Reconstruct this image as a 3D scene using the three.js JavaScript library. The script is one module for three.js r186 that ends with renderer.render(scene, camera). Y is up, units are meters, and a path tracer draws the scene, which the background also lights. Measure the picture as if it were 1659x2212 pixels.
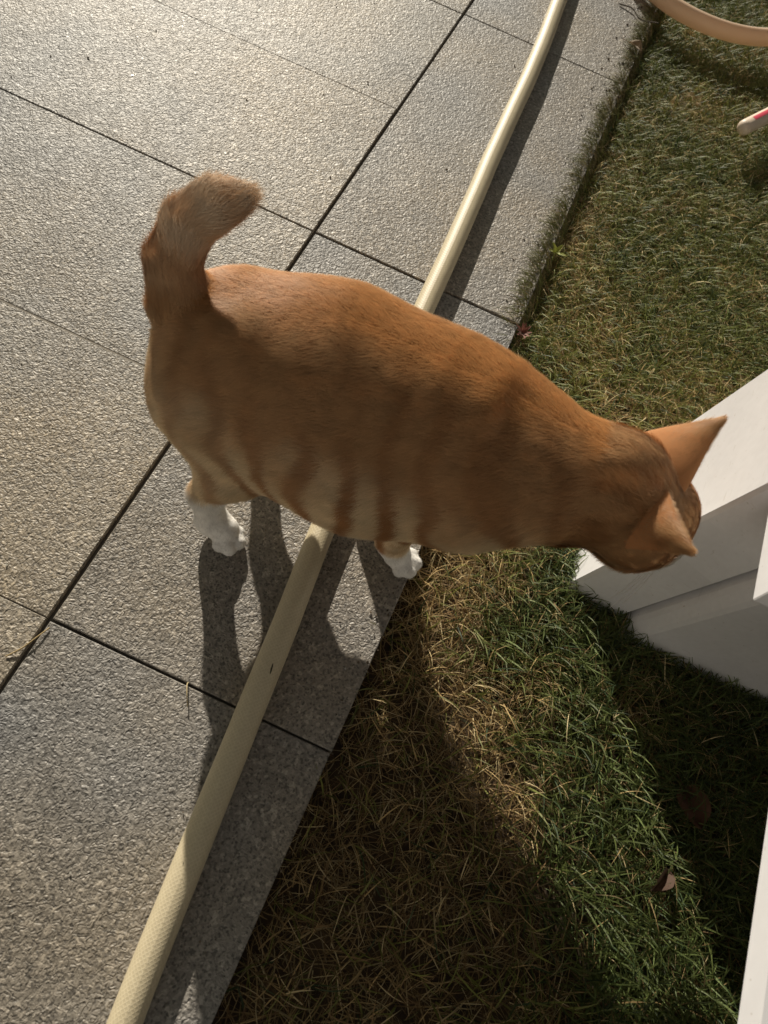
import * as THREE from 'three';
import { mergeGeometries } from 'three/addons/utils/BufferGeometryUtils.js';

// ---------------------------------------------------------------- camera, sky, sun, exposure
const scene = new THREE.Scene();
const camera = new THREE.PerspectiveCamera(2 * Math.atan(1106 / 1584.6) * 180 / Math.PI, 3 / 4, 0.02, 400);
camera.position.set(0, 0.731, 0);
camera.rotation.set(-1.0917, 0.053, 0.3882, 'YXZ');
camera.focus = 0.80;
camera.userData.fStop = 8;
scene.add(camera);

const renderer = new THREE.WebGLRenderer({ antialias: true });
renderer.setSize(768, 1024);
renderer.toneMapping = THREE.LinearToneMapping;
renderer.toneMappingExposure = 1.06;
renderer.shadowMap.enabled = true;
renderer.shadowMap.type = THREE.PCFSoftShadowMap;

const SUN_AZ = 33 * Math.PI / 180, SUN_EL = 22 * Math.PI / 180;
// x to the right along the short tile joints, f forward along the long joint; three's z is -f
const sunDir = new THREE.Vector3(-Math.sin(SUN_AZ) * Math.cos(SUN_EL), Math.sin(SUN_EL), -Math.cos(SUN_AZ) * Math.cos(SUN_EL));
const sun = new THREE.DirectionalLight(new THREE.Color().setRGB(1.0, 0.92, 0.79), 5.0);
sun.position.copy(sunDir).multiplyScalar(6).add(new THREE.Vector3(0, 0, -0.6));
sun.target.position.set(0, 0, -0.6);
sun.castShadow = true;
sun.shadow.mapSize.set(4096, 4096);
Object.assign(sun.shadow.camera, { left: -2, right: 2, top: 2, bottom: -2, near: 0.5, far: 14 });
sun.shadow.radius = 1.2;
sun.shadow.bias = -0.0005;
scene.add(sun, sun.target);

{ // clear low-sun sky
  const w = 512, h = 256, d = new Float32Array(w * h * 4);
  for (let j = 0; j < h; j++) for (let i = 0; i < w; i++) {
    const el = ((j + 0.5) / h - 0.5) * Math.PI, az = ((i + 0.5) / w - 0.5) * 2 * Math.PI;
    const x = Math.cos(az) * Math.cos(el), z = Math.sin(az) * Math.cos(el), y = Math.sin(el);
    const c = x * sunDir.x + y * sunDir.y + z * sunDir.z, ang = Math.acos(Math.min(1, Math.max(-1, c)));
    const up = Math.max(0, y), hz = Math.exp(-up * 5);
    const glow = Math.exp(-ang * ang / 0.10) * 1.1 + Math.exp(-ang / 0.5) * 0.42;
    const k = (j * w + i) * 4, g = 1.0;
    d[k] = g * (0.054 + 0.09 * hz + glow * 0.50);
    d[k + 1] = g * (0.054 + 0.080 * hz + glow * 0.50);
    d[k + 2] = g * (0.058 + 0.064 * hz + glow * 0.34);
    d[k + 3] = 1;
  }
  const sky = new THREE.DataTexture(d, w, h, THREE.RGBAFormat, THREE.FloatType);
  sky.mapping = THREE.EquirectangularReflectionMapping;
  sky.magFilter = sky.minFilter = THREE.LinearFilter;
  sky.needsUpdate = true;
  scene.background = sky;
  scene.environment = sky;
}

// ---------------------------------------------------------------- helpers
function rng(seed) { return () => { seed = (seed + 0x6d2b79f5) | 0; let t = Math.imul(seed ^ (seed >>> 15), 1 | seed); t = (t + Math.imul(t ^ (t >>> 7), 61 | t)) ^ t; return ((t ^ (t >>> 14)) >>> 0) / 4294967296; }; }
const V = (x, y, f) => new THREE.Vector3(x, y, -f);
const lerp = (a, b, t) => a + (b - a) * t, clamp = (x, a = 0, b = 1) => Math.min(b, Math.max(a, x));
const smooth = (a, b, x) => { const t = clamp((x - a) / (b - a)); return t * t * (3 - 2 * t); };
const h2 = (x, y, s) => { let n = Math.imul(x, 374761393) ^ Math.imul(y, 668265263) ^ Math.imul(s, 1274126177); n = Math.imul(n ^ (n >>> 13), 1274126177); return ((n ^ (n >>> 16)) >>> 0) / 4294967296; };
function vnoise(x, y, s, per = 0) { // value noise, periodic when per > 0
  const x0 = Math.floor(x), y0 = Math.floor(y), fx = x - x0, fy = y - y0, u = fx * fx * (3 - 2 * fx), v = fy * fy * (3 - 2 * fy);
  const m = (a) => (per ? ((a % per) + per) % per : a);
  const a = h2(m(x0), m(y0), s), b = h2(m(x0 + 1), m(y0), s), c = h2(m(x0), m(y0 + 1), s), e = h2(m(x0 + 1), m(y0 + 1), s);
  return lerp(lerp(a, b, u), lerp(c, e, u), v);
}
const h3 = (x, y, z, s) => h2(x + Math.imul(z, 7919), y ^ Math.imul(z, 104729), s);
function noise3(x, y, z, s) {
  const x0 = Math.floor(x), y0 = Math.floor(y), z0 = Math.floor(z), f = (t) => t * t * (3 - 2 * t), u = f(x - x0), v = f(y - y0), w = f(z - z0);
  const c = (i, j, k) => h3(x0 + i, y0 + j, z0 + k, s);
  return lerp(lerp(lerp(c(0, 0, 0), c(1, 0, 0), u), lerp(c(0, 1, 0), c(1, 1, 0), u), v), lerp(lerp(c(0, 0, 1), c(1, 0, 1), u), lerp(c(0, 1, 1), c(1, 1, 1), u), v), w);
}
const taken = {};
function numbered(name) { const n = taken[name] = (taken[name] ?? -1) + 1; return n ? `${name}_${String(n).padStart(3, '0')}` : name; }
function mesh(name, geo, mat, parent = scene) {
  const m = new THREE.Mesh(geo, mat); m.name = parent === scene ? numbered(name) : name; m.castShadow = m.receiveShadow = true; parent.add(m); return m;
}
function group(name, [x, y, f] = [0, 0, 0], parent = scene) { const g = new THREE.Group(); g.name = parent === scene ? numbered(name) : name; g.position.copy(V(x, y, f)); parent.add(g); return g; }
function tag(o, label, category, grp) { o.userData = { label, category }; if (grp) o.userData.group = grp; return o; }
function tex(w, h, fn, srgb) {
  const d = new Uint8Array(w * h * 4);
  for (let j = 0; j < h; j++) for (let i = 0; i < w; i++) { const c = fn(i, j), k = (j * w + i) * 4; d[k] = c[0]; d[k + 1] = c[1]; d[k + 2] = c[2]; d[k + 3] = 255; }
  const t = new THREE.DataTexture(d, w, h, THREE.RGBAFormat, THREE.UnsignedByteType);
  t.wrapS = t.wrapT = THREE.RepeatWrapping; t.magFilter = THREE.LinearFilter; t.minFilter = THREE.LinearMipmapLinearFilter; t.generateMipmaps = true;
  if (srgb) t.colorSpace = THREE.SRGBColorSpace;
  t.needsUpdate = true; return t;
}
const std = (o) => new THREE.MeshStandardMaterial(o);
function bladed(pos, nor, idx, col) { const g = new THREE.BufferGeometry(); g.setAttribute('position', new THREE.Float32BufferAttribute(pos, 3)); if (nor) g.setAttribute('normal', new THREE.Float32BufferAttribute(nor, 3)); if (col) g.setAttribute('color', new THREE.Float32BufferAttribute(col, 3)); g.setIndex(idx); if (!nor) g.computeVertexNormals(); return g; }

// ---------------------------------------------------------------- the ground: soil, granite paving
const JX = -0.2681, JF = 1.3197, TL = 0.3, EDGE = 0.034;
{
  const soilMap = tex(512, 512, (i, j) => { const n = vnoise(i / 8, j / 8, 5, 64) * 0.5 + vnoise(i / 3, j / 3, 6, 0) * 0.5, t = 36 + n * 34; return [t * 1.25, t, t * 0.72]; }, true);
  soilMap.repeat.set(300, 300);
  const ground = mesh('ground', new THREE.PlaneGeometry(300, 300).rotateX(-Math.PI / 2).translate(0, -0.034, 0), std({ map: soilMap, roughness: 1 }));
  ground.userData = { kind: 'structure' };
}
const GR = 2048, GM = 1.0; // granite texels and metres
const gH = new Float32Array(GR * GR), gC = new Uint8Array(GR * GR * 4);
{
  const rand = rng(11);
  // crystals: two scales of cells with random tone and height
  const cell = (n, seed) => { const pts = new Float32Array(n * n * 3); for (let k = 0; k < n * n; k++) { pts[k * 3] = rand(); pts[k * 3 + 1] = rand(); pts[k * 3 + 2] = rand(); } return { n, pts }; };
  const A = cell(560), B = cell(290);
  const near = (c, x, y) => {
    const gx = x * c.n, gy = y * c.n, cx = Math.floor(gx), cy = Math.floor(gy); let best = 9, val = 0, sec = 9;
    for (let b = -1; b <= 1; b++) for (let a = -1; a <= 1; a++) {
      const k = (((cy + b + c.n) % c.n) * c.n + ((cx + a + c.n) % c.n)) * 3, dx = cx + a + c.pts[k] - gx, dy = cy + b + c.pts[k + 1] - gy, d = dx * dx + dy * dy;
      if (d < best) { sec = best; best = d; val = c.pts[k + 2]; } else if (d < sec) sec = d;
    }
    return [val, Math.sqrt(sec) - Math.sqrt(best)];
  };
  for (let j = 0; j < GR; j++) for (let i = 0; i < GR; i++) {
    const x = i / GR, y = j / GR, [a, ea] = near(A, x, y), [b, eb] = near(B, x, y);
    const mid = vnoise(x * 150, y * 150, 21, 150), low = vnoise(x * 9, y * 9, 22, 9) * 0.6 + vnoise(x * 23, y * 23, 23, 23) * 0.4, warm = vnoise(x * 6, y * 6, 24, 6) * 0.6 + vnoise(x * 17, y * 17, 25, 17) * 0.4;
    const wx = x + (vnoise(x * 300, y * 300, 26, 300) - 0.5) * 0.004, wy = y + (vnoise(x * 300, y * 300, 27, 300) - 0.5) * 0.004;
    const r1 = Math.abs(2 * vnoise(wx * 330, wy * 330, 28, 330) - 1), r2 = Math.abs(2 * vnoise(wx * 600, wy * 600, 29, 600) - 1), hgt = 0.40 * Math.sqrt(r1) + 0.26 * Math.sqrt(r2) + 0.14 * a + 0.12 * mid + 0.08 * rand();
    gH[j * GR + i] = hgt;
    let t = 0.40 + (a - 0.5) * 0.17 + (b - 0.5) * 0.13 + (low - 0.5) * 0.13;
    if (a < 0.14) t *= 0.60;                                     // biotite
    if (b > 0.88) t *= 1.28;                                    // feldspar
    t *= 0.80 + 0.34 * Math.sqrt(r1);                           // pits of the relief darkened in the colour as recess shade
    t = clamp(t, 0.06, 0.9);
    const w = 0.035 + (warm - 0.5) * 0.20, k = (j * GR + i) * 4, s = (v) => clamp(Math.pow(v, 1 / 2.2) * 255, 0, 255);
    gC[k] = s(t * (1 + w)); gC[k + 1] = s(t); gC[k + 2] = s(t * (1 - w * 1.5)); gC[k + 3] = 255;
  }
}
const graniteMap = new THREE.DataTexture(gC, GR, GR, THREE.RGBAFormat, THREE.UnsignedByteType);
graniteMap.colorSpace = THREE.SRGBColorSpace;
const graniteBump = tex(GR, GR, (i, j) => { const v = clamp(gH[j * GR + i]) * 255; return [v, v, v]; });
const graniteRough = tex(GR, GR, (i, j) => { const a = gC[(j * GR + i) * 4], v = 150 + (a - 128) * -0.35 + (gH[j * GR + i] - 0.5) * 40; return [v, v, v]; });
for (const t of [graniteMap, graniteBump, graniteRough]) { t.wrapS = t.wrapT = THREE.RepeatWrapping; t.magFilter = THREE.LinearFilter; t.minFilter = THREE.LinearMipmapLinearFilter; t.generateMipmaps = true; t.needsUpdate = true; }
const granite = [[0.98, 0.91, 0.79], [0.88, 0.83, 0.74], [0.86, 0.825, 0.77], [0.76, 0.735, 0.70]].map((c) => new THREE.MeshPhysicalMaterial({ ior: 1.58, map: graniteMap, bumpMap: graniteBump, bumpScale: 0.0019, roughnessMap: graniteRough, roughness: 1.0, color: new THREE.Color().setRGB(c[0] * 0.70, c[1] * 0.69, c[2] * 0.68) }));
function tileGeo(w, l, rand) { // chamfered slab, top at 0, corners a little out of square
  const c = 0.0009, H = 0.032, e = () => (rand() - 0.5) * 0.0010, T = [[-w / 2 + e(), -l / 2 + e()], [w / 2 + e(), -l / 2 + e()], [w / 2 + e(), l / 2 + e()], [-w / 2 + e(), l / 2 + e()]];
  const pos = [], idx = [], uv = [], ou = rand() * GM, ov = rand() * GM, flip = rand() < 0.5;
  const quad = (a, b, d, f) => { const n = pos.length / 3; for (const p of [a, b, d, f]) { pos.push(...p); const s = p[0] + (p[1] + 0) * 0.7 + ou, t = p[2] + p[1] * 0.7 + ov; uv.push((flip ? t : s) / GM, (flip ? s : t) / GM); } idx.push(n, n + 2, n + 1, n, n + 3, n + 2); };
  const inn = T.map(([x, z]) => [x - Math.sign(x) * c, 0, z - Math.sign(z) * c]), out = T.map(([x, z]) => [x, -c, z]), bot = T.map(([x, z]) => [x, -H, z]);
  quad(...inn);
  for (let k = 0; k < 4; k++) { const m = (k + 1) % 4; quad(inn[m], inn[k], out[k], out[m]); quad(out[m], out[k], bot[k], bot[m]); }
  const g = new THREE.BufferGeometry(); g.setAttribute('position', new THREE.Float32BufferAttribute(pos, 3)); g.setAttribute('uv', new THREE.Float32BufferAttribute(uv, 2)); g.setIndex(idx); g.computeVertexNormals(); return g;
}
{
  const pave = group('pavement'); pave.userData = { kind: 'structure' };
  const rand = rng(3);
  const bed = mesh('mortar_bed', new THREE.BoxGeometry(3.2, 0.03, 7).translate(EDGE - 0.006 - 1.6, -0.0205, -1.6), std({ color: new THREE.Color().setRGB(0.115, 0.10, 0.082), roughness: 1 }), pave);
  const dust = mesh('joint_filler', new THREE.BoxGeometry(0.585, 0.012, 0.0030).translate(JX - 0.31, -0.0062, -(JF - 3 * TL)), std({ color: new THREE.Color().setRGB(0.31, 0.28, 0.235), roughness: 1 }), pave);
  mesh('joint_filler', new THREE.BoxGeometry(0.585, 0.012, 0.0024).translate(JX - 0.31, -0.0082, -(JF - TL)), dust.material, pave);
  const put = (cx, cf, w, l) => { const t = mesh('tile', tileGeo(w, l, rand), granite[Math.floor(rand() * 2) + (w < 0.5 ? 2 : 0)], pave); t.position.copy(V(cx, (rand() - 0.5) * 0.0012, cf)); };
  for (let k = -9; k <= 10; k++) for (let c = 0; c < 4; c++) put(JX - 0.0015 - 0.6 * (c + 0.5), JF + (k + 0.5) * TL, 0.6 - 0.0014, TL - 0.0012);       // crosswise slabs
  for (let k = -5; k <= 4; k++) put(JX + 0.0026 + (EDGE - JX - 0.0026) / 2, JF + (2 * k + 1) * TL, EDGE - JX - 0.0026, 2 * TL - 0.0026);              // border slabs along the lawn
}

// ---------------------------------------------------------------- the lawn
const inBench = (x, f) => x > 0.214 && x < 0.75 && f < (x < 0.285 ? 0.556 : 0.50) && f > (x < 0.29 ? 0.408 : 0.380);
function dryness(x, f) { // 0 green, 1 straw
  const n = vnoise(x * 14 + 40, f * 14 + 40, 71) * 0.55 + vnoise(x * 38 + 90, f * 38 + 9, 72) * 0.45;
  let b;
  if (f < 0.5) { const bx = 0.14 + Math.max(0, 0.36 - f) * 0.52; b = 1 - smooth(bx - 0.06, bx + 0.05, x + (n - 0.5) * 0.17); b = Math.max(b, 0.9 * (1 - smooth(0.0, 0.06, Math.hypot(x - 0.32, (f - 0.30) * 1.2) + (n - 0.5) * 0.04))); }
  else b = 0.20 + (n - 0.5) * 1.1 + 0.35 * Math.exp(-Math.pow((f - 0.66) / 0.07, 2)) * smooth(0.08, 0.14, x) + 0.3 * Math.exp(-Math.pow((x - 0.07) / 0.05, 2)) * smooth(0.75, 0.9, f) * (1 - smooth(1.05, 1.2, f));
  return clamp(b);
}
{
  const lawn = group('grass'); lawn.userData = { kind: 'stuff', label: 'patchy lawn of green blades and dry straw beside the paving', category: 'grass' };
  const rand = rng(77);
  const bladeGeo = (L, W, bend, twist, segs = 4) => { // root at 0, rises along y and bows over toward +x
    const pos = [], idx = [];
    let x = 0, y = 0;
    for (let s = 0; s <= segs; s++) {
      const t = s / segs, a = bend * t * t + bend * 0.25 * t, w = W * (0.75 + 0.5 * t) * (1 - Math.pow(t, 2.6)) * 0.5 + (s === segs ? 0.00005 : 0), tw = twist * t;
      if (s) { x += Math.sin(a) * L / segs; y += Math.cos(a) * L / segs; }
      const z0 = Math.sin(t * 2.4) * L * 0.08 * twist;
      pos.push(x - Math.sin(tw) * w * 0.5, y, z0 - Math.cos(tw) * w, x + Math.sin(tw) * w * 0.5, y, z0 + Math.cos(tw) * w);
      if (s) { const n = s * 2; idx.push(n - 2, n - 1, n, n - 1, n + 1, n); }
    }
    return bladed(pos, null, idx);
  };
  const green = [bladeGeo(0.042, 0.0019, 0.6, 0.4), bladeGeo(0.050, 0.0016, 0.9, -0.8), bladeGeo(0.034, 0.0022, 0.4, 1.2), bladeGeo(0.058, 0.0014, 1.3, 0.9)];
  const straw = [bladeGeo(0.050, 0.0011, 1.6, 1.4, 6), bladeGeo(0.044, 0.0013, 1.1, -1.9, 5), bladeGeo(0.064, 0.0009, 2.0, 2.2, 7), bladeGeo(0.036, 0.0014, 0.7, -0.9)];
  const gm = new THREE.MeshPhysicalMaterial({ roughness: 0.55, side: THREE.DoubleSide, transmission: 0.45, thickness: 0, specularIntensity: 0.5 });
  const sm = new THREE.MeshPhysicalMaterial({ roughness: 0.7, side: THREE.DoubleSide, transmission: 0.35, thickness: 0, specularIntensity: 0.4 });
  const lists = { g: green.map(() => []), s: straw.map(() => []) };
  const spots = (n, x0, x1, f0, f1, sc) => {
    for (let k = 0; k < n; k++) {
      const x = lerp(x0, x1, rand()), f = lerp(f0, f1, rand());
      if (x < EDGE + 0.004 || inBench(x, f)) continue;
      if (f < 0.3 && x < 0.34 && rand() < 0.40 * smooth(0.30, 0.12, f + (vnoise(x * 20, f * 20, 75) - 0.5) * 0.2 + Math.max(0, x - 0.2) * 0.6)) continue;   // blades thinned here so the near shade comes out darker
      const d = dryness(x, f), dry = rand() < d * 0.70 + 0.19, kind = dry ? 's' : 'g', v = Math.floor(rand() * 4);
      const tilt = dry ? 0.5 + rand() * 0.95 : 0.15 + rand() * 0.8, az = rand() * 6.283, s = sc * (0.65 + rand() * 0.6), sw = 0.8 + rand() * 0.5;
      let c;
      if (dry) { const t = rand(); c = t < 0.40 ? [0.46, 0.33, 0.15] : t < 0.75 ? [0.22, 0.14, 0.065] : [0.58, 0.47, 0.26]; if (rand() < 0.75 * smooth(0.36, 0.10, f + (vnoise(x * 22, f * 22, 74) - 0.5) * 0.22)) c = [c[0] * 0.52, c[1] * 0.50, c[2] * 0.48]; }  // straw nearest the viewer darkened in colour to deepen the shade there
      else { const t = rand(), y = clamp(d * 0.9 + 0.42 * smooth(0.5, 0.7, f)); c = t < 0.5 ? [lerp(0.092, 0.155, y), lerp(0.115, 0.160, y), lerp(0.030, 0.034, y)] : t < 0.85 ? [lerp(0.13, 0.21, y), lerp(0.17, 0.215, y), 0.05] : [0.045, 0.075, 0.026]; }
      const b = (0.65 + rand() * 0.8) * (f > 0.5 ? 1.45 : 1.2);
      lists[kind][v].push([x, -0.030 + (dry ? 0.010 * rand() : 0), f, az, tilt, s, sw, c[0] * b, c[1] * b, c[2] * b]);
    }
  };
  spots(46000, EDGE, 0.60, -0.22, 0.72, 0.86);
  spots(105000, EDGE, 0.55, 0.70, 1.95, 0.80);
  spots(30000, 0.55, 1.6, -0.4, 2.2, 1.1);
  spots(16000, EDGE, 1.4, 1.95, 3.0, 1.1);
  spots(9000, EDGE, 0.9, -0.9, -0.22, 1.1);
  for (let k = 0; k < 15000; k++) { // blades leaning out over the border slabs
    const f = 0.5 + Math.pow(rand(), 0.8) * 1.6, lump = vnoise(f * 9 + 3, 1, 81) * 0.6 + vnoise(f * 31, 2, 82) * 0.4; if (rand() > smooth(0.22, 0.75, lump * smooth(0.45, 1.1, f) * 1.7)) continue;
    const dry = rand() < 0.45, c = dry ? [0.34, 0.26, 0.12] : [0.17, 0.175, 0.045], b = 0.7 + rand() * 0.5, az = Math.PI + (rand() - 0.5) * 2.2;
    lists[dry ? 's' : 'g'][Math.floor(rand() * 4)].push([EDGE - 0.002 + rand() * 0.012, -0.018 + rand() * 0.012, f, az, 0.5 + rand() * 0.6, 0.55 + rand() * 0.45, 0.9, c[0] * b, c[1] * b, c[2] * b]);
  }
  const M = new THREE.Matrix4(), Q = new THREE.Quaternion(), S = new THREE.Vector3(), q2 = new THREE.Quaternion(), C = new THREE.Color(), Y = new THREE.Vector3(0, 1, 0), Zx = new THREE.Vector3(0, 0, 1);
  for (const [kind, geos, mat, nm] of [['g', green, gm, 'green_blade'], ['s', straw, sm, 'dry_blade']]) geos.forEach((geo, v) => {
    const L = lists[kind][v], im = new THREE.InstancedMesh(geo, mat, L.length); im.name = nm; im.userData = { kind: 'stuff' };
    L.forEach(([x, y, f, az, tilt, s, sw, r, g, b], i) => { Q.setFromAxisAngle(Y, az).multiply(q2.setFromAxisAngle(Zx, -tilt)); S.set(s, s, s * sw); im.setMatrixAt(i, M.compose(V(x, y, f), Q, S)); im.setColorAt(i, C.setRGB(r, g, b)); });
    im.castShadow = im.receiveShadow = true; lawn.add(im);
  });
}

// ---------------------------------------------------------------- the white bench
const paintMap = tex(1024, 1024, (i, j) => { let v = 232 + (vnoise(i / 90, j / 90, 41) - 0.5) * 8 + (vnoise(i / 9, j / 9, 42) - 0.5) * 5, w = 0; if (vnoise(i / 5, j / 5, 43) > 0.965) { v -= 26; w = 8; } if (vnoise(i / 60, j / 2.5, 44) > 0.93 && vnoise(i / 40, j / 40, 45) > 0.6) { v -= 14; w = 4; } return [v, v - 1 - w * 0.3, v + 1 - w]; }, true);
const white = std({ map: paintMap, roughness: 0.45 });
const slab = (x0, x1, y0, y1, f0, f1, lean = 0, ch = 0.002) => { // chamfered board; lean moves the far/near faces toward the viewer with height
  const s = new THREE.Shape(); s.moveTo(x0 + ch, y0 + ch); s.lineTo(x1 - ch, y0 + ch); s.lineTo(x1 - ch, y1 - ch); s.lineTo(x0 + ch, y1 - ch); s.closePath();
  const g = new THREE.ExtrudeGeometry(s, { depth: f1 - f0 - 2 * ch, bevelEnabled: true, bevelThickness: ch, bevelSize: ch, bevelSegments: 2 });
  g.translate(0, 0, -f1 + ch);
  if (lean) { const p = g.attributes.position; for (let i = 0; i < p.count; i++) p.setZ(i, p.getZ(i) + p.getY(i) * lean); g.computeVertexNormals(); }
  return g;
};
{
  const b = tag(group('white_bench'), 'white painted bench leg and rail standing in the grass beside the cat head', 'bench');
  // splayed boards: corners [x, f, lean in x, lean in f] counter-clockwise from the far left, from under the grass up to y1
  const splay = (c, y1, ch = 0.0035, n = 8) => {
    const P = []; c.forEach((p, i) => { const a = c[(i + c.length - 1) % c.length], d = c[(i + 1) % c.length], u = [a[0] - p[0], a[1] - p[1]], v = [d[0] - p[0], d[1] - p[1]], lu = Math.hypot(...u), lv = Math.hypot(...v); P.push([p[0] + u[0] / lu * ch, p[1] + u[1] / lu * ch, p[2], p[3]], [p[0] + v[0] / lv * ch, p[1] + v[1] / lv * ch, p[2], p[3]]); });
    const pos = [], idx = [], m = P.length, at = (p, y) => { const q = V(p[0] + p[2] * y, y, p[1] + p[3] * y); return [q.x, q.y, q.z]; };
    for (let k = 0; k < m; k++) for (let s = 0; s < n; s++) { const y = lerp(-0.045, y1, s / n), z = lerp(-0.045, y1, (s + 1) / n), e = pos.length / 3, a = P[k], d = P[(k + 1) % m]; pos.push(...at(a, y), ...at(d, y), ...at(d, z), ...at(a, z)); idx.push(e, e + 1, e + 2, e, e + 2, e + 3); }
    const e = pos.length / 3; P.forEach((p) => pos.push(...at(p, y1))); for (let k = 1; k + 1 < m; k++) idx.push(e, e + k, e + k + 1);
    const g = bladed(pos, null, idx), uv = []; for (let i = 0; i < pos.length; i += 3) uv.push((pos[i] + pos[i + 2]) / 0.5, (pos[i + 1] + pos[i + 2] * 0.3) / 0.5); g.setAttribute('uv', new THREE.Float32BufferAttribute(uv, 2)); return g;
  };
  mesh('leg', splay([[0.212, 0.557, 0.15, 0], [0.213, 0.406, 0.23, 0.09], [0.2835, 0.3985, 0.20, 0.0], [0.30, 0.557, 0.2, 0]], 0.55), white, b);
  mesh('base_block', splay([[0.2878, 0.50, 0.2, 0], [0.2878, 0.3915, 0.2, 0], [0.301, 0.378, 0.20, 0], [0.75, 0.378, 0.2, 0], [0.75, 0.50, 0.2, 0]], 0.42), white, b);
  mesh('rail', slab(0.281, 0.31, 0.235, 0.34, 0.324, 0.80), white, b);
  const p = tag(group('white_board'), 'white board edge running up the lower right border above the dark grass', 'board');
  mesh('board', slab(0.342, 0.80, 0.198, 0.222, -0.30, 0.29), white, p);
  mesh('support', slab(0.66, 0.70, -0.045, 0.198, -0.1, 0.1), white, p);
}

// ---------------------------------------------------------------- unseen facade behind the viewer, added to bounce fill light
{
  const h = tag(group('added_house', [-0.5, 0, -4.2]), 'unseen cream plastered facade added behind the viewer for fill light', 'added_house');
  const plaster = std({ map: tex(256, 256, (i, j) => { const v = 178 + (vnoise(i / 3, j / 3, 51) - 0.5) * 22; return [v + 14, v + 12, v + 9]; }, true), roughness: 0.95 }), dark = std({ color: new THREE.Color().setRGB(0.05, 0.05, 0.055), roughness: 0.4 }), glass = std({ color: new THREE.Color().setRGB(0.03, 0.035, 0.04), roughness: 0.05 });
  const bx = (x0, x1, y0, y1, f0, f1) => new THREE.BoxGeometry(x1 - x0, y1 - y0, f1 - f0).translate((x0 + x1) / 2, (y0 + y1) / 2, -(f0 + f1) / 2);
  mesh('wall', mergeGeometries([bx(-5, -3.4, 0.3, 3.2, -0.3, 0), bx(-3.4, -2, 0.3, 1, -0.3, 0), bx(-3.4, -2, 2.3, 3.2, -0.3, 0), bx(-2, 2.4, 0.3, 3.2, -0.3, 0), bx(2.4, 3.5, 2.2, 3.2, -0.3, 0), bx(3.5, 5, 0.3, 3.2, -0.3, 0)]), plaster, h);
  mesh('plinth', mergeGeometries([bx(-5, 2.4, -0.05, 0.3, -0.3, 0.02), bx(3.5, 5, -0.05, 0.3, -0.3, 0.02)]), dark, h);
  const w = mesh('window', mergeGeometries([bx(-3.4, -3.34, 1, 2.3, -0.2, -0.1), bx(-2.06, -2, 1, 2.3, -0.2, -0.1), bx(-3.34, -2.06, 1, 1.06, -0.2, -0.1), bx(-3.34, -2.06, 2.24, 2.3, -0.2, -0.1)]), dark, h); mesh('pane', bx(-3.34, -2.06, 1.06, 2.24, -0.16, -0.14), glass, w);
  const d = mesh('door', bx(2.4, 3.5, -0.02, 2.2, -0.2, -0.12), dark, h); mesh('handle', bx(2.52, 2.55, 0.95, 1.15, -0.119, -0.07), white, d);
  mesh('roof', bx(-5.3, 5.3, 3.2, 3.4, -3, 0.5), dark, h);
}

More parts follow.
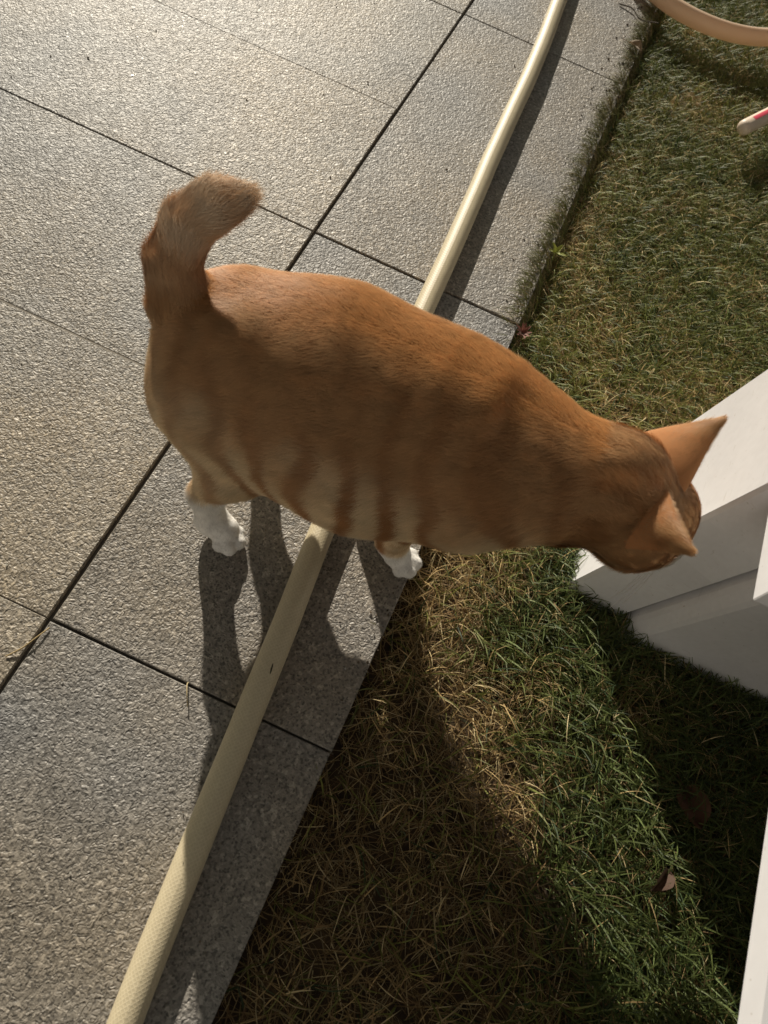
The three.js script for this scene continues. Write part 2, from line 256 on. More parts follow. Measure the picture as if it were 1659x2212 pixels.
// ---------------------------------------------------------------- hose, hoop, stick
const HR = 0.0136;
const tube = (pts, r, n, rad = 20, wob) => { const c = new THREE.CatmullRomCurve3(pts.map((p) => V(...p)), false, 'centripetal'), g = new THREE.TubeGeometry(c, n, r, rad, false); if (wob) wob(g, c); const L = c.getLength(), uv = g.attributes.uv; for (let i = 0; i < uv.count; i++) uv.setXY(i, uv.getX(i) * L, uv.getY(i) * 2 * Math.PI * r); return g; };
{
  const N = 256, P = 0.0042; // braid under the skin: fine diamonds
  const weave = (i, j) => { const u = i / N * 8, v = j / N * 8, a = Math.abs(((u + v) % 1) - 0.5) * 2, b = Math.abs((((u - v) % 1) + 1) % 1 - 0.5) * 2; return Math.max(Math.pow(a, 3), Math.pow(b, 3)); };
  const map = tex(N, N, (i, j) => { const w = weave(i, j), n = vnoise(i / 12, j / 12, 33, 0) * 10; return [208 + w * 12 - n, 194 + w * 13 - n, 162 + w * 15 - n]; }, true), bump = tex(N, N, (i, j) => { const v = 255 * weave(i, j); return [v, v, v]; });
  for (const t of [map, bump]) t.repeat.set(1 / (8 * P), 1 / (8 * P));
  const hose = tag(group('garden_hose'), 'cream garden hose lying across the paving under the cat', 'hose');
  const pts = [[0.01, HR, -0.55], [-0.008, HR, -0.30], [-0.0275, HR, -0.14], [-0.052, HR, 0.12], [-0.0745, HR, 0.352], [-0.081, HR, 0.52], [-0.0885, HR, 0.69], [-0.102, HR, 0.95], [-0.113, HR, 1.2], [-0.137, HR, 1.48], [-0.162, HR, 1.8], [-0.19, HR, 2.3], [-0.2, HR, 3.0]];
  const body = new THREE.MeshPhysicalMaterial({ map, bumpMap: bump, bumpScale: 0.00012, roughness: 0.48 });
  mesh('hose_wall', tube(pts, HR, 420, 28, (g) => { const p = g.attributes.position; for (let i = 0; i < p.count; i++) { const f = -p.getZ(i), k = 1 + 0.05 * (vnoise(f * 16 + 50, 3, 91) - 0.5) * smooth(0.6, 0.9, f) ; p.setX(i, p.getX(i) + 0.003 * (vnoise(f * 9 + 7, 1, 92) - 0.5)); p.setY(i, Math.max(0.0004, p.getY(i) * k)); } g.computeVertexNormals(); }), body, hose);
  for (const [x, f, a] of [[-0.053, 0.162, 0.35], [-0.047, -0.019, -0.35]]) { const m = mesh('scuff_mark', new THREE.SphereGeometry(1, 12, 8).scale(0.0009, 0.0006, 0.006), std({ color: new THREE.Color().setRGB(0.06, 0.055, 0.03), roughness: 0.8 }), hose); const cx = f > 0 ? -0.0562 : -0.0385; m.position.copy(V(cx + Math.sin(a) * HR, HR + Math.cos(a) * HR - 0.0001, f)); m.rotation.set(0, 0.2, -a); }
  const ring = tag(group('tan_hoop', [0.118, 0.0, 1.755]), 'tan round hoop lying in the grass at the upper right corner', 'hoop');
  mesh('hoop_tube', new THREE.TorusGeometry(0.192, 0.0125, 18, 96).rotateX(Math.PI / 2).scale(1, 1.25, 1).translate(0, 0.022, 0), new THREE.MeshPhysicalMaterial({ color: new THREE.Color().setRGB(0.86, 0.66, 0.47), roughness: 0.5, transmission: 0.35, thickness: 0, side: THREE.DoubleSide }), ring);
  const st = tag(group('striped_tube'), 'pale round ended tube with a pink stripe lying on the lawn', 'tube');
  const a = V(0.246, 0.022, 1.312), d = V(0.42, 0.03, 1.62), dir = d.clone().sub(a), L = dir.length();
  const cap = new THREE.CapsuleGeometry(0.0125, L, 10, 24).translate(0, L / 2, 0);
  const q = new THREE.Quaternion().setFromUnitVectors(new THREE.Vector3(0, 1, 0), dir.clone().normalize());
  const tm = mesh('tube_body', cap, std({ color: new THREE.Color().setRGB(0.74, 0.60, 0.47), roughness: 0.5 }), st); tm.position.copy(a); tm.quaternion.copy(q);
  const side = new THREE.Vector3(0, 1, 0).addScaledVector(dir.clone().normalize(), -dir.clone().normalize().y).normalize();
  const sg = new THREE.CylinderGeometry(0.0128, 0.0128, L, 8, 1, true, -0.3, 0.6).translate(0, L / 2 + 0.014, 0);
  const s = mesh('pink_stripe', sg, std({ color: new THREE.Color().setRGB(0.75, 0.08, 0.13), roughness: 0.5, side: THREE.DoubleSide }), st);
  const bx = new THREE.Vector3().crossVectors(dir.clone().normalize(), side).normalize();
  s.quaternion.setFromRotationMatrix(new THREE.Matrix4().makeBasis(bx, dir.clone().normalize(), side)); s.position.copy(a);
}

// ---------------------------------------------------------------- leaves, seedlings, twigs, stray blades, mica
{
  const leafGeo = (L, W, cup, curl, seed) => { const pos = [], idx = [], N = 10, K = 6; for (let j = 0; j <= N; j++) for (let i = 0; i <= K; i++) { const v = j / N, u = i / K * 2 - 1, w = Math.pow(Math.sin(Math.PI * Math.pow(v, 0.8)), 0.8) * W * 0.5 + 0.0002; pos.push(u * w, Math.abs(u) * w * cup + Math.sin(v * 2.6) * L * curl + (noise3(u * 3 + 9, v * 6, 2, seed) - 0.5) * W * 0.2, (v - 0.5) * L); if (i && j) { const a = j * (K + 1) + i; idx.push(a, a - 1, a - K - 2, a, a - K - 2, a - K - 1); } } return bladed(pos, null, idx); };
  const leafMat = (r, g, b) => new THREE.MeshPhysicalMaterial({ color: new THREE.Color().setRGB(r, g, b), roughness: 0.8, side: THREE.DoubleSide, transmission: 0.3, thickness: 0 });
  const leaf = (label, at, yaw, geo, mat) => { const g = tag(group('dry_leaf', at), label, 'leaf'); g.rotation.y = yaw; mesh('leaf_blade', geo, mat, g); mesh('stalk', new THREE.CylinderGeometry(0.0005, 0.0007, 0.014, 6).rotateX(Math.PI / 2 - 0.2).translate(0, 0.001, -geo.parametersL / 2 - 0.006), mat, g); return g; };
  const LG = (...a) => { const g = leafGeo(...a); g.parametersL = a[0]; return g; };
  leaf('rust brown dry leaf half hidden in the shaded grass below the white bench', [0.398, -0.018, 0.228], 0.7, LG(0.046, 0.034, 0.5, 0.05, 1), leafMat(0.13, 0.05, 0.022));
  leaf('curled dark brown dead leaf among the green blades near the white board', [0.379, -0.014, 0.146], -0.5, LG(0.030, 0.015, 1.2, 0.2, 2), leafMat(0.09, 0.042, 0.02));
  leaf('small curled tan leaf on the paving edge close to the tan hoop', [0.024, 0.004, 1.43], 1.1, LG(0.032, 0.018, 0.8, 0.12, 3), leafMat(0.32, 0.22, 0.13));
  const seedling = (name, label, at, n, L, W, c, up, seed) => { const g = tag(group(name, at), label, 'weed'), m = leafMat(...c), r = rng(seed); mesh('stem', new THREE.CylinderGeometry(0.0007, 0.001, 0.03, 6).translate(0, -0.012, 0), m, g); for (let k = 0; k < n; k++) { const l = mesh('leaf', leafGeo(L * (0.7 + r() * 0.5), W, 0.4, 0.1, seed + k).translate(0, 0, L * 0.5), m, g); l.rotation.set(-up * (0.6 + r() * 0.7), k * 6.283 / n + r() * 0.6, 0, 'YXZ'); } return g; };
  seedling('weed_seedling', 'tiny yellow green seedling growing in the gap at the paving edge', [0.040, 0.004, 0.866], 5, 0.018, 0.006, [0.32, 0.34, 0.06], 0.7, 61);
  seedling('weed_seedling', 'small reddish brown weed at the slab corner behind the cat shoulder', [0.043, 0.0, 0.708], 9, 0.016, 0.004, [0.26, 0.10, 0.07], 0.6, 71);
  const stick = (name, cat_, label, pts, r, c) => { const m = mesh(name, new THREE.TubeGeometry(new THREE.CatmullRomCurve3(pts.map((p) => V(...p))), 16, r, 6), std({ color: new THREE.Color().setRGB(...c), roughness: 0.8 })); tag(m, label, cat_); return m; };
  stick('twig', 'twig', 'thin dark twig lying on the border slab near the upper right lawn corner', [[-0.035, 0.002, 1.548], [-0.01, 0.005, 1.546], [0.012, 0.004, 1.525], [0.045, 0.012, 1.52]], 0.0012, [0.07, 0.05, 0.03]);
  stick('dry_grass_blade', 'grass blade', 'single pale dry blade stuck in the slab joint left of the hose', [[-0.1195, -0.004, 0.123], [-0.118, 0.006, 0.118], [-0.1135, 0.008, 0.110], [-0.108, 0.003, 0.101]], 0.0006, [0.50, 0.40, 0.22]);
  stick('dry_grass_blade', 'grass blade', 'tan dry blade lying along the long joint at the left edge', [[-0.262, 0.001, 0.112], [-0.266, 0.003, 0.100], [-0.272, 0.003, 0.085], [-0.281, 0.001, 0.072]], 0.0007, [0.42, 0.31, 0.15]);
  { // soil crumbs and grit scattered from the lawn on to the border slabs
    const r = rng(123), n = 700, im = new THREE.InstancedMesh(new THREE.IcosahedronGeometry(0.001, 0), std({ roughness: 1 }), n), M = new THREE.Matrix4(), Q = new THREE.Quaternion(), S = new THREE.Vector3(), C = new THREE.Color(); im.name = 'soil_crumb'; im.userData = { kind: 'stuff' };
    for (let k = 0; k < n; k++) { let f, x; do { f = lerp(-0.1, 1.9, Math.pow(r(), 0.7)); } while (vnoise(f * 12, 4, 84) < 0.45 && r() < 0.8); x = r() < 0.75 ? EDGE + 0.002 - Math.pow(r(), 2) * 0.05 : lerp(-0.8, EDGE, r()); Q.setFromEuler(new THREE.Euler(r() * 6, r() * 6, r() * 6)); const q = 0.4 + r() * r() * 1.8; im.setMatrixAt(k, M.compose(V(x, 0.0006 + q * 0.0004, f), Q, S.set(q, q * 0.7, q * (0.8 + r() * 0.5)))); const c = 0.05 + r() * 0.1; im.setColorAt(k, C.setRGB(c * 1.3, c, c * 0.7)); }
    im.castShadow = im.receiveShadow = true; scene.getObjectByName('pavement').add(im);
  }
  // bright mica flakes among the grains, each tilted its own way
  const r = rng(91), n = 1300, im = new THREE.InstancedMesh(new THREE.CircleGeometry(0.00085, 6), std({ color: new THREE.Color().setRGB(0.55, 0.52, 0.46), roughness: 0.12, metalness: 0.6, side: THREE.DoubleSide }), n);
  im.name = 'mica_flake'; im.userData = { kind: 'stuff' };
  const M = new THREE.Matrix4(), Q = new THREE.Quaternion(), S = new THREE.Vector3();
  for (let k = 0; k < n; k++) { const x = lerp(-1.5, EDGE - 0.01, r()), f = lerp(-0.3, 2.1, r()), s = 0.5 + r() * 0.9; Q.setFromEuler(new THREE.Euler(-Math.PI / 2 + (r() - 0.5) * 1.1, (r() - 0.5) * 1.1, 0)); im.setMatrixAt(k, M.compose(V(x, 0.0012, f), Q, S.set(s, s, s))); }
  im.castShadow = im.receiveShadow = true; scene.getObjectByName('pavement').add(im);
}

// ---------------------------------------------------------------- the cat
const cat = tag(group('cat'), 'chubby orange and white tabby cat standing over the hose with lowered head', 'cat');
const chains = [ // [blend, [x, y, f, radius], ...]
  ['torso', 0.05, [-0.19, 0.182, 0.366, 0.076], [-0.10, 0.184, 0.373, 0.083], [0.0, 0.192, 0.379, 0.073], [0.056, 0.199, 0.374, 0.0585], [0.108, 0.212, 0.371, 0.0375], [0.150, 0.220, 0.372, 0.039]],
  ['belly', 0.04, [-0.117, 0.163, 0.334, 0.057], [-0.05, 0.164, 0.337, 0.058], [0.022, 0.177, 0.345, 0.047]],
  ['chest', 0.04, [0.048, 0.189, 0.348, 0.046], [0.105, 0.205, 0.369, 0.028]],
  ['scapula', 0.022, [0.030, 0.250, 0.372, 0.014], [0.062, 0.215, 0.338, 0.018]],
  ['scapulaf', 0.022, [0.036, 0.250, 0.392, 0.014], [0.066, 0.215, 0.410, 0.018]],
  ['hip', 0.03, [-0.178, 0.240, 0.335, 0.018], [-0.20, 0.19, 0.31, 0.03]],
  ['skull', 0.03, [0.161, 0.220, 0.381, 0.0435], [0.1966, 0.207, 0.384, 0.037]],
  ['cheek', 0.022, [0.191, 0.194, 0.360, 0.030], [0.212, 0.180, 0.372, 0.0235]],
  ['cheekf', 0.022, [0.184, 0.193, 0.416, 0.030], [0.2067, 0.179, 0.402, 0.0235]],
  ['muzzle', 0.018, [0.214, 0.179, 0.3855, 0.024], [0.2265, 0.167, 0.386, 0.0155]],
  ['tail', 0.026, [-0.213, 0.205, 0.350, 0.034], [-0.241, 0.238, 0.351, 0.0165], [-0.250, 0.268, 0.362, 0.0125], [-0.244, 0.296, 0.377, 0.0110], [-0.228, 0.316, 0.388, 0.0095], [-0.212, 0.325, 0.396, 0.007]],
  ['thigh', 0.035, [-0.190, 0.165, 0.325, 0.050], [-0.166, 0.115, 0.298, 0.030]],
  ['shank', 0.016, [-0.164, 0.112, 0.296, 0.026], [-0.183, 0.070, 0.279, 0.0155]],
  ['hock', 0.010, [-0.183, 0.068, 0.279, 0.0155], [-0.178, 0.022, 0.275, 0.0150], [-0.162, 0.015, 0.274, 0.0150]],
  ['thighf', 0.035, [-0.190, 0.165, 0.40, 0.048], [-0.176, 0.115, 0.415, 0.030]],
  ['shankf', 0.016, [-0.176, 0.112, 0.415, 0.027], [-0.200, 0.066, 0.41, 0.0155]],
  ['hockf', 0.010, [-0.200, 0.066, 0.41, 0.0155], [-0.190, 0.02, 0.407, 0.0150], [-0.172, 0.014, 0.406, 0.013]],
  ['arm', 0.03, [0.030, 0.162, 0.347, 0.037], [0.008, 0.095, 0.341, 0.0215]],
  ['wrist', 0.012, [0.008, 0.093, 0.341, 0.021], [0.001, 0.035, 0.335, 0.0155], [0.012, 0.015, 0.332, 0.0150]],
  ['armf', 0.03, [-0.012, 0.170, 0.41, 0.033], [-0.045, 0.090, 0.415, 0.0215]],
  ['wristf', 0.012, [-0.045, 0.088, 0.415, 0.021], [-0.064, 0.035, 0.413, 0.0155], [-0.053, 0.014, 0.413, 0.0135]],
];
// toes: four to a paw, fanned forward
const toesOf = (x, f, turn) => { for (let k = 0; k < 4; k++) { const a = turn + (k - 1.5) * 0.56, r = k === 0 || k === 3 ? 0.0074 : 0.0082, e = k === 0 || k === 3 ? 0.016 : 0.0205; chains.push(['toe', 0.0020, [x + Math.cos(a) * 0.008, 0.012, f + Math.sin(a) * 0.008, r], [x + Math.cos(a) * e, 0.0085, f + Math.sin(a) * e, r]]); } };
toesOf(-0.164, 0.273, -0.45); toesOf(-0.172, 0.406, 0.1); toesOf(0.014, 0.332, -0.2); toesOf(-0.051, 0.413, 0.1);
const prims = [];
for (const [name, k, ...pts] of chains) for (let i = 0; i + 1 < pts.length; i++) { const a = pts[i], b = pts[i + 1]; prims.push({ k, a: [a[0], a[1], -a[2], a[3]], d: [b[0] - a[0], b[1] - a[1], -b[2] + a[2], b[3] - a[3]], l2: (b[0] - a[0]) ** 2 + (b[1] - a[1]) ** 2 + (b[2] - a[2]) ** 2 }); }
function field(x, y, z) {
  let D = 1;
  for (const p of prims) {
    const px = x - p.a[0], py = y - p.a[1], pz = z - p.a[2], t = clamp((px * p.d[0] + py * p.d[1] + pz * p.d[2]) / p.l2);
    const dx = px - p.d[0] * t, dy = py - p.d[1] * t, dz = pz - p.d[2] * t, s = Math.sqrt(dx * dx + dy * dy + dz * dz) - (p.a[3] + p.d[3] * t);
    const e = Math.max(p.k - Math.abs(D - s), 0) / p.k; D = Math.min(D, s) - e * e * p.k * 0.25;
  }
  return D;
}
function surfaceNets(f, lo, hi, h) {
  const n = [0, 1, 2].map((i) => Math.ceil((hi[i] - lo[i]) / h) + 1), [nx, ny, nz] = n, F = new Float32Array(nx * ny * nz), at = (i, j, k) => (k * ny + j) * nx + i;
  for (let k = 0; k < nz; k++) for (let j = 0; j < ny; j++) for (let i = 0; i < nx; i++) F[at(i, j, k)] = f(lo[0] + i * h, lo[1] + j * h, lo[2] + k * h);
  const id = new Int32Array(F.length).fill(-1), pos = [], idx = [];
  const ed = []; for (let a = 0; a < 8; a++) for (let b = a + 1; b < 8; b++) if ([1, 2, 4].includes(a ^ b)) ed.push([a, b]);
  for (let k = 0; k < nz - 1; k++) for (let j = 0; j < ny - 1; j++) for (let i = 0; i < nx - 1; i++) {
    const v = []; let m = 0; for (let c = 0; c < 8; c++) { const q = F[at(i + (c & 1), j + ((c >> 1) & 1), k + (c >> 2))]; v.push(q); if (q < 0) m |= 1 << c; }
    if (m === 0 || m === 255) continue;
    let sx = 0, sy = 0, sz = 0, c = 0;
    for (const [a, b] of ed) if ((v[a] < 0) !== (v[b] < 0)) { const t = v[a] / (v[a] - v[b]); sx += lerp(a & 1, b & 1, t); sy += lerp((a >> 1) & 1, (b >> 1) & 1, t); sz += lerp(a >> 2, b >> 2, t); c++; }
    id[at(i, j, k)] = pos.length / 3; pos.push(lo[0] + (i + sx / c) * h, lo[1] + (j + sy / c) * h, lo[2] + (k + sz / c) * h);
  }
  const quad = (a, b, c, d, flip) => { if (a < 0 || b < 0 || c < 0 || d < 0) return; flip ? idx.push(a, c, b, a, d, c) : idx.push(a, b, c, a, c, d); };
  for (let k = 1; k < nz - 1; k++) for (let j = 1; j < ny - 1; j++) for (let i = 1; i < nx - 1; i++) {
    const s = F[at(i, j, k)] < 0;
    if (s !== (F[at(i + 1, j, k)] < 0)) quad(id[at(i, j - 1, k - 1)], id[at(i, j, k - 1)], id[at(i, j, k)], id[at(i, j - 1, k)], !s);
    if (s !== (F[at(i, j + 1, k)] < 0)) quad(id[at(i - 1, j, k - 1)], id[at(i - 1, j, k)], id[at(i, j, k)], id[at(i, j, k - 1)], !s);
    if (s !== (F[at(i, j, k + 1)] < 0)) quad(id[at(i - 1, j - 1, k)], id[at(i, j - 1, k)], id[at(i, j, k)], id[at(i - 1, j, k)], !s);
  }
  return [pos, idx];
}
const grad = (x, y, z, e = 0.0015) => { const g = [field(x + e, y, z) - field(x - e, y, z), field(x, y + e, z) - field(x, y - e, z), field(x, y, z + e) - field(x, y, z - e)], l = Math.hypot(...g) || 1; return g.map((v) => v / l); };
const tailPts = chains.find((c) => c[0] === 'tail').slice(2).map((p) => V(p[0], p[1], p[2])), tailQ = new THREE.Vector3(), tailS = new THREE.Vector3();
function alongTail(x, y, z) { // 0 on the body, then the distance in segments from the rump
  if (y < 0.22 || x > -0.17) return 0;
  let bd = 9, bt = 0;
  for (let m = 0; m + 1 < tailPts.length; m++) { tailQ.copy(tailPts[m + 1]).sub(tailPts[m]); tailS.set(x, y, z).sub(tailPts[m]); const t = clamp(tailS.dot(tailQ) / tailQ.lengthSq()), d = tailS.addScaledVector(tailQ, -t).length(); if (d < bd) { bd = d; bt = m + t; } }
  return bd > 0.029 ? 0 : bt;
}
function coat(x, y, z) { // fur colour, linear: pigment plus a painted sunlit back strip
  const f = -z, n = noise3(x * 60, y * 60, z * 60, 3), n2 = noise3(x * 22, y * 22, z * 22, 4), n3 = noise3(x * 140, y * 140, z * 140, 5);
  const deep = [0.40, 0.195, 0.075], mid = [0.54, 0.320, 0.150], pale = [0.76, 0.61, 0.40], wh = [0.86, 0.84, 0.80];
  const mix = (a, b, t) => [lerp(a[0], b[0], t), lerp(a[1], b[1], t), lerp(a[2], b[2], t)];
  let c; const ta = alongTail(x, y, z);
  if (x > 0.130) { // head: fine lines from brow to nape
    c = mix(mid, deep, 0.6 * smooth(0.35, 0.85, Math.sin(f * 330 + n2 * 1.5)) * smooth(0.18, 0.21, y));
    c = mix(c, pale, 0.75 * smooth(0.20, 0.175, y + (n2 - 0.5) * 0.02));
    const mz = Math.hypot(x - 0.230, y - 0.164, f - 0.386);
    c = mix(c, wh, smooth(0.048, 0.036, mz + (n - 0.5) * 0.01));
    if (y < 0.160 + (n2 - 0.5) * 0.02) c = mix(c, wh, 0.8);
  } else {
    const n4 = noise3(x * 9 + 5, y * 6, z * 9, 8), s = Math.sin((x + (y - 0.15) * 0.30 + (n2 - 0.5) * 0.030 + (n4 - 0.5) * 0.05) * (150 + 30 * n4)), band = smooth(-0.2, 0.8, s) * (0.45 + 0.55 * smooth(-0.20, -0.10, x)) * smooth(0.18, 0.5, noise3(x * 13 + 2, y * 20, z * 13, 9) + 0.12);
    const flank = smooth(0.240, 0.175, y + (n2 - 0.5) * 0.06);
    c = mix(mid, pale, flank);
    c = mix(c, deep, band * (0.5 + 0.45 * flank));
    c = mix(c, [0.56, 0.27, 0.085], 0.9 * smooth(0.06, 0.02, Math.abs(f - (0.395 + (x + 0.1) * 0.05)) + (n2 - 0.5) * 0.02) * smooth(0.2, 0.24, y));  // sun along the back painted into the coat as a warmer strip
  }
  if (ta > 0.55) c = mix(c, mix(mid, [0.74, 0.60, 0.45], 0.55 + 0.40 * smooth(-0.4, 0.7, Math.sin(ta * 5.2 + n2 * 2))), smooth(0.5, 2.6, ta + (n2 - 0.5) * 1.1));
  if (y < 0.095) { // socks
    const hind = x < -0.1, lim = hind ? (f < 0.345 ? 0.082 + (x + 0.18) * 0.3 : 0.06) : 0.030 + (n2 - 0.5) * 0.006;
    c = mix(c, wh, smooth(lim + 0.006, lim - 0.004, y + (n - 0.5) * 0.008));
    if (!hind) c = mix(c, deep, 0.4 * smooth(0.3, 0.8, Math.sin(y * 420 + n2 * 2)) * smooth(lim, lim + 0.01, y));
  }
  const k = 0.86 + 0.28 * n3;
  return c.map((v) => v * k);
}
const [cp, ci] = surfaceNets(field, [-0.30, -0.006, -0.51], [0.262, 0.368, -0.24], 0.0034);
{
  const n = cp.length / 3, nor = new Float32Array(n * 3), col = new Float32Array(n * 3);
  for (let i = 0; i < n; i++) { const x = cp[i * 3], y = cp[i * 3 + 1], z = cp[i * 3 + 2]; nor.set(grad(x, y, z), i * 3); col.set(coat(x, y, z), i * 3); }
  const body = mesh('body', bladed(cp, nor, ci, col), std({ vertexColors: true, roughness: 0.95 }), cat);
  // ears: folded triangular shells
  const earGeo = (thick) => {
    const U = 14, Wn = 14, pos = [], idx = [];
    for (let s = 0; s < 2; s++) for (let j = 0; j <= Wn; j++) for (let i = 0; i <= U; i++) {
      const v = j / Wn, u = i / U * 2 - 1, w = (1 - Math.pow(v, 1.35)) * (1 - 0.12 * v) * 0.5 + 0.012, a = u * 1.15 * (1 - v * 0.25);
      const r = w / 1.0, th = (s ? -1 : 0) * thick * (1 - v * 0.7);
      pos.push(Math.sin(a) * (r - th * -1) * 0.95, v, -(Math.cos(a) - 0.35) * (r + th) * 0.85 + 0.06 * v);
    }
    const o = (U + 1) * (Wn + 1);
    for (let j = 0; j < Wn; j++) for (let i = 0; i < U; i++) { const a = j * (U + 1) + i, b = a + U + 1; idx.push(a, a + 1, b, a + 1, b + 1, b); idx.push(o + a, o + b, o + a + 1, o + a + 1, o + b, o + b + 1); }
    for (let j = 0; j < Wn; j++) for (const i of [0, U]) { const a = j * (U + 1) + i, b = a + U + 1; i ? idx.push(a, o + a, b, o + a, o + b, b) : idx.push(a, b, o + a, o + a, b, o + b); }
    return bladed(pos, null, idx);
  };
  const earMat = new THREE.MeshPhysicalMaterial({ color: new THREE.Color().setRGB(0.56, 0.26, 0.11), roughness: 0.9, side: THREE.DoubleSide, transmission: 0.3, thickness: 0, specularIntensity: 0.2 });
  const earList = [], ears = [[[0.179, 0.238, 0.408], [0.2055, 0.277, 0.449], 0.080, 0.75], [[0.178, 0.234, 0.356], [0.2045, 0.274, 0.315], 0.074, -0.1]];
  for (const [a, t, w, yaw] of ears) {
    const A = V(...a), T = V(...t), up = T.clone().sub(A), L = up.length(); up.normalize();
    const fw = new THREE.Vector3(Math.cos(yaw), 0, -Math.sin(yaw)); fw.addScaledVector(up, -fw.dot(up)).normalize(); // the opening looks forward
    const rt = new THREE.Vector3().crossVectors(up, fw);
    const e = mesh('ear', earGeo(0.045), earMat, cat); e.matrixAutoUpdate = true;
    e.quaternion.setFromRotationMatrix(new THREE.Matrix4().makeBasis(rt, up, fw)); e.scale.set(w, L, w); e.position.copy(A); e.updateMatrix(); earList.push(e);
  }
  const earFur = (pos, geo, e) => { const p = geo.attributes.position, n = geo.attributes.normal, r = rng(31 + pos), U = 15, out = []; e.updateMatrixWorld(true); const nm = new THREE.Matrix3().getNormalMatrix(e.matrix);
    for (let k = 0; k < 2600; k++) { const ii = r() * (U - 1.001), jj = r() * (U - 1.001), i0 = Math.floor(ii), j0 = Math.floor(jj), fi = ii - i0, fj = jj - j0, o = U * U + j0 * U + i0; const g4 = (at) => new THREE.Vector3().fromBufferAttribute(at, o).multiplyScalar((1 - fi) * (1 - fj)).addScaledVector(new THREE.Vector3().fromBufferAttribute(at, o + 1), fi * (1 - fj)).addScaledVector(new THREE.Vector3().fromBufferAttribute(at, o + U), (1 - fi) * fj).addScaledVector(new THREE.Vector3().fromBufferAttribute(at, o + U + 1), fi * fj); const q = g4(p), m = g4(n); if (q.y > 0.95) continue; q.applyMatrix4(e.matrix); m.applyMatrix3(nm).normalize(); const d = new THREE.Vector3(0, 1, 0).applyQuaternion(e.quaternion); d.addScaledVector(m, -d.dot(m)).normalize(); out.push([q.x, q.y, q.z, m, d, 0.0042 + r() * 0.002]); } return out; };
  // face: eyes, nose, whiskers
  for (const s of [-1, 1]) {
    const e = mesh('eye', new THREE.SphereGeometry(0.0085, 20, 14), std({ color: new THREE.Color().setRGB(0.30, 0.22, 0.04), roughness: 0.08 }), cat); e.position.copy(V(0.2255, 0.197, 0.3855 + s * 0.019));
    const pu = mesh('pupil', new THREE.SphereGeometry(0.0045, 14, 10), std({ color: 0x050505, roughness: 0.1 }), e); pu.position.set(0.0046, 0.0005, -s * 0.0016); pu.scale.set(1, 1.2, 0.5);
  }
  const nose = mesh('nose', new THREE.SphereGeometry(0.006, 16, 12), std({ color: new THREE.Color().setRGB(0.50, 0.19, 0.16), roughness: 0.45 }), cat); nose.position.copy(V(0.2415, 0.166, 0.386)); nose.scale.set(0.7, 0.75, 1.15);
  const wr = rng(9), wg = [];
  for (const s of [-1, 1]) for (let k = 0; k < 7; k++) { const y = 0.166 - (k % 3) * 0.004, p0 = [0.232 - k * 0.0012, y, 0.386 + s * 0.013], L = 0.045 + wr() * 0.025, dx = -0.15 - 0.35 * wr(), dy = 0.25 - 0.1 * k + wr() * 0.1; wg.push(new THREE.TubeGeometry(new THREE.QuadraticBezierCurve3(V(...p0), V(p0[0] + dx * L * 0.3, p0[1] + dy * L * 0.5, p0[2] + s * L * 0.55), V(p0[0] + dx * L, p0[1] + dy * L * 0.6, p0[2] + s * L)), 8, 0.00022, 4)); }
  const wk = mesh('whiskers', mergeGeometries(wg), std({ color: new THREE.Color().setRGB(0.85, 0.83, 0.8), roughness: 0.4 }), cat); wk.userData = { kind: 'stuff' };

  // fur: tufts of fine tapering hairs, laid along the coat
  const rand = rng(5), T = ci.length / 3, cum = new Float64Array(T); let tot = 0;
  for (let t = 0; t < T; t++) { const [a, b, c] = [ci[t * 3] * 3, ci[t * 3 + 1] * 3, ci[t * 3 + 2] * 3], ux = cp[b] - cp[a], uy = cp[b + 1] - cp[a + 1], uz = cp[b + 2] - cp[a + 2], vx = cp[c] - cp[a], vy = cp[c + 1] - cp[a + 1], vz = cp[c + 2] - cp[a + 2]; tot += Math.hypot(uy * vz - uz * vy, uz * vx - ux * vz, ux * vy - uy * vx) / 2; cum[t] = tot; }
  const tuft = (seed) => { // unit length along +z, rising in +y
    const r = rng(seed), pos = [], idx = [];
    for (let k = 0; k < 9; k++) {
      const ox = (r() - 0.5) * 0.6, oz = (r() - 0.5) * 0.6, L = 0.6 + r() * 0.7, w = 0.018 + r() * 0.012, sx = (r() - 0.5) * 0.7, lift = 0.24 + r() * 0.36, n = pos.length / 3, S = 3;
      for (let s = 0; s <= S; s++) { const t = s / S, y = lift * (t - 0.35 * t * t) * L - 0.05, z = oz + L * (t * 0.75 + 0.25 * t * t), x = ox + sx * t * t, ww = w * (1 - t * 0.85); pos.push(x - ww, y, z, x + ww, y, z); if (s) { const m = n + s * 2; idx.push(m - 2, m - 1, m, m - 1, m + 1, m); } }
    }
    return bladed(pos, null, idx);
  };
  const furMat = new THREE.MeshPhysicalMaterial({ roughness: 0.55, side: THREE.DoubleSide, transmission: 0.25, thickness: 0, specularIntensity: 0.5 });
  const NV = 4, N = 120000, items = Array.from({ length: NV }, () => []);
  const nrm = new THREE.Vector3(), dir = new THREE.Vector3(), X = new THREE.Vector3();
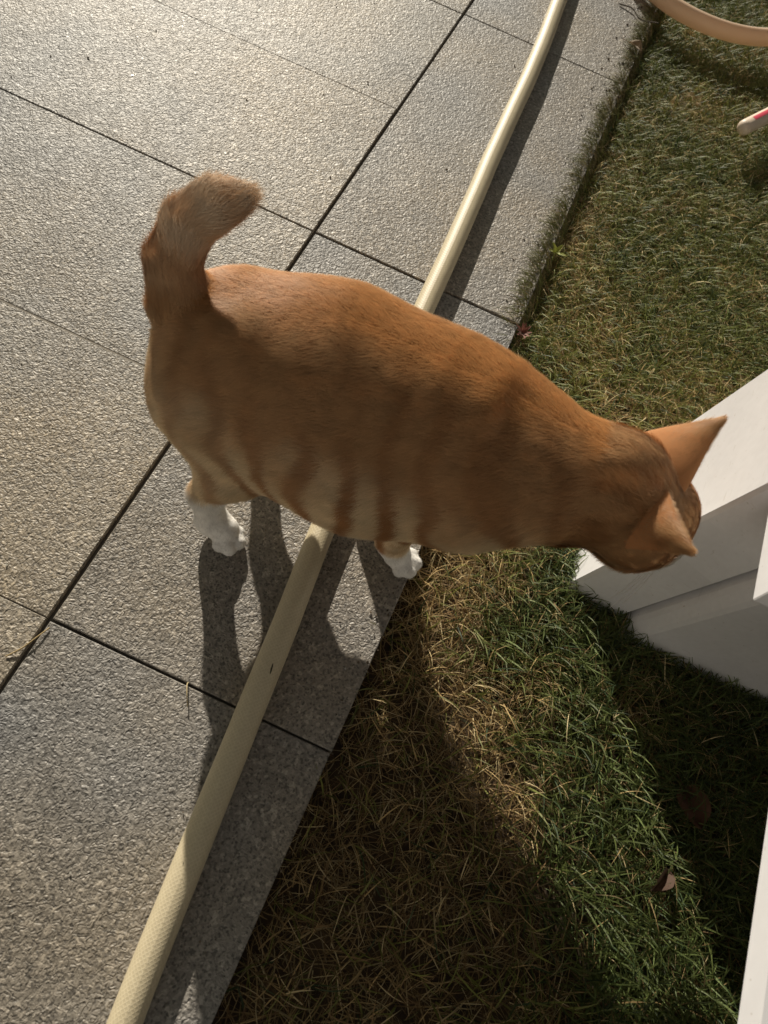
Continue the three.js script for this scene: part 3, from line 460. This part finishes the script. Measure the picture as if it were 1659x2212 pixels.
  for (let k = 0; k < N; k++) {
    const r = rand() * tot; let lo = 0, hi = T - 1; while (lo < hi) { const m = (lo + hi) >> 1; cum[m] < r ? lo = m + 1 : hi = m; }
    let a = rand(), b = rand(); if (a + b > 1) { a = 1 - a; b = 1 - b; }
    const [i, j, l] = [ci[lo * 3] * 3, ci[lo * 3 + 1] * 3, ci[lo * 3 + 2] * 3], q = [0, 1, 2].map((c) => cp[i + c] * (1 - a - b) + cp[j + c] * a + cp[l + c] * b), [x, y, z] = q, f = -z;
    nrm.set(...[0, 1, 2].map((c) => nor[i + c] * (1 - a - b) + nor[j + c] * a + nor[l + c] * b)).normalize();
    let len = 0.0095;
    const ta = alongTail(x, y, z);
    if (ta > 0.35) { const m = Math.min(tailPts.length - 2, Math.floor(ta)); dir.copy(tailPts[m + 1]).sub(tailPts[m]).normalize(); len = lerp(0.009, 0.014, smooth(0.5, 2.2, ta)); }
    else if (x > 0.135) { dir.set(x - 0.244, y - 0.165, z + 0.386).normalize(); len = lerp(0.004, 0.010, smooth(0.232, 0.165, x)); if (y < 0.19) len *= 1.15; }
    else if (y < 0.09) { dir.set(x < -0.1 ? 0.1 : -0.1, -1, 0); len = lerp(0.0022, 0.008, smooth(0.02, 0.09, y)); }
    else dir.set(-1, -0.55 - 0.4 * smooth(0.2, 0.14, y), (f < 0.38 ? 1 : -1) * 0.15);
    dir.x += (noise3(x * 45, y * 45, z * 45, 61) - 0.5) * 0.7; dir.y += (noise3(x * 45, y * 45, z * 45, 62) - 0.5) * 0.9; dir.z += (noise3(x * 45, y * 45, z * 45, 63) - 0.5) * 0.9;
    dir.addScaledVector(nrm, -dir.dot(nrm)).normalize();
    items[k % NV].push([x, y, z, nrm.clone(), dir.clone(), len * (0.8 + rand() * 0.4)]);
  }
  earList.forEach((e, k) => items[k].push(...earFur(k, e.geometry, e)));
  const M = new THREE.Matrix4(), C = new THREE.Color();
  items.forEach((L, v) => {
    const im = new THREE.InstancedMesh(tuft(400 + v), furMat, L.length); im.name = 'fur'; im.userData = { kind: 'stuff' }; im.castShadow = im.receiveShadow = true; cat.add(im);
    L.forEach(([x, y, z, n, d, len], i) => {
      X.crossVectors(n, d).normalize();
      M.makeBasis(X.clone().multiplyScalar(len * 0.9), n.clone().multiplyScalar(len), d.clone().multiplyScalar(len)).setPosition(x, y, z);
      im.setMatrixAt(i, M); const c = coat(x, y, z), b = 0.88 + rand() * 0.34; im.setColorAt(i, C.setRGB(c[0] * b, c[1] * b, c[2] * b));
    });
  });
}

renderer.render(scene, camera);
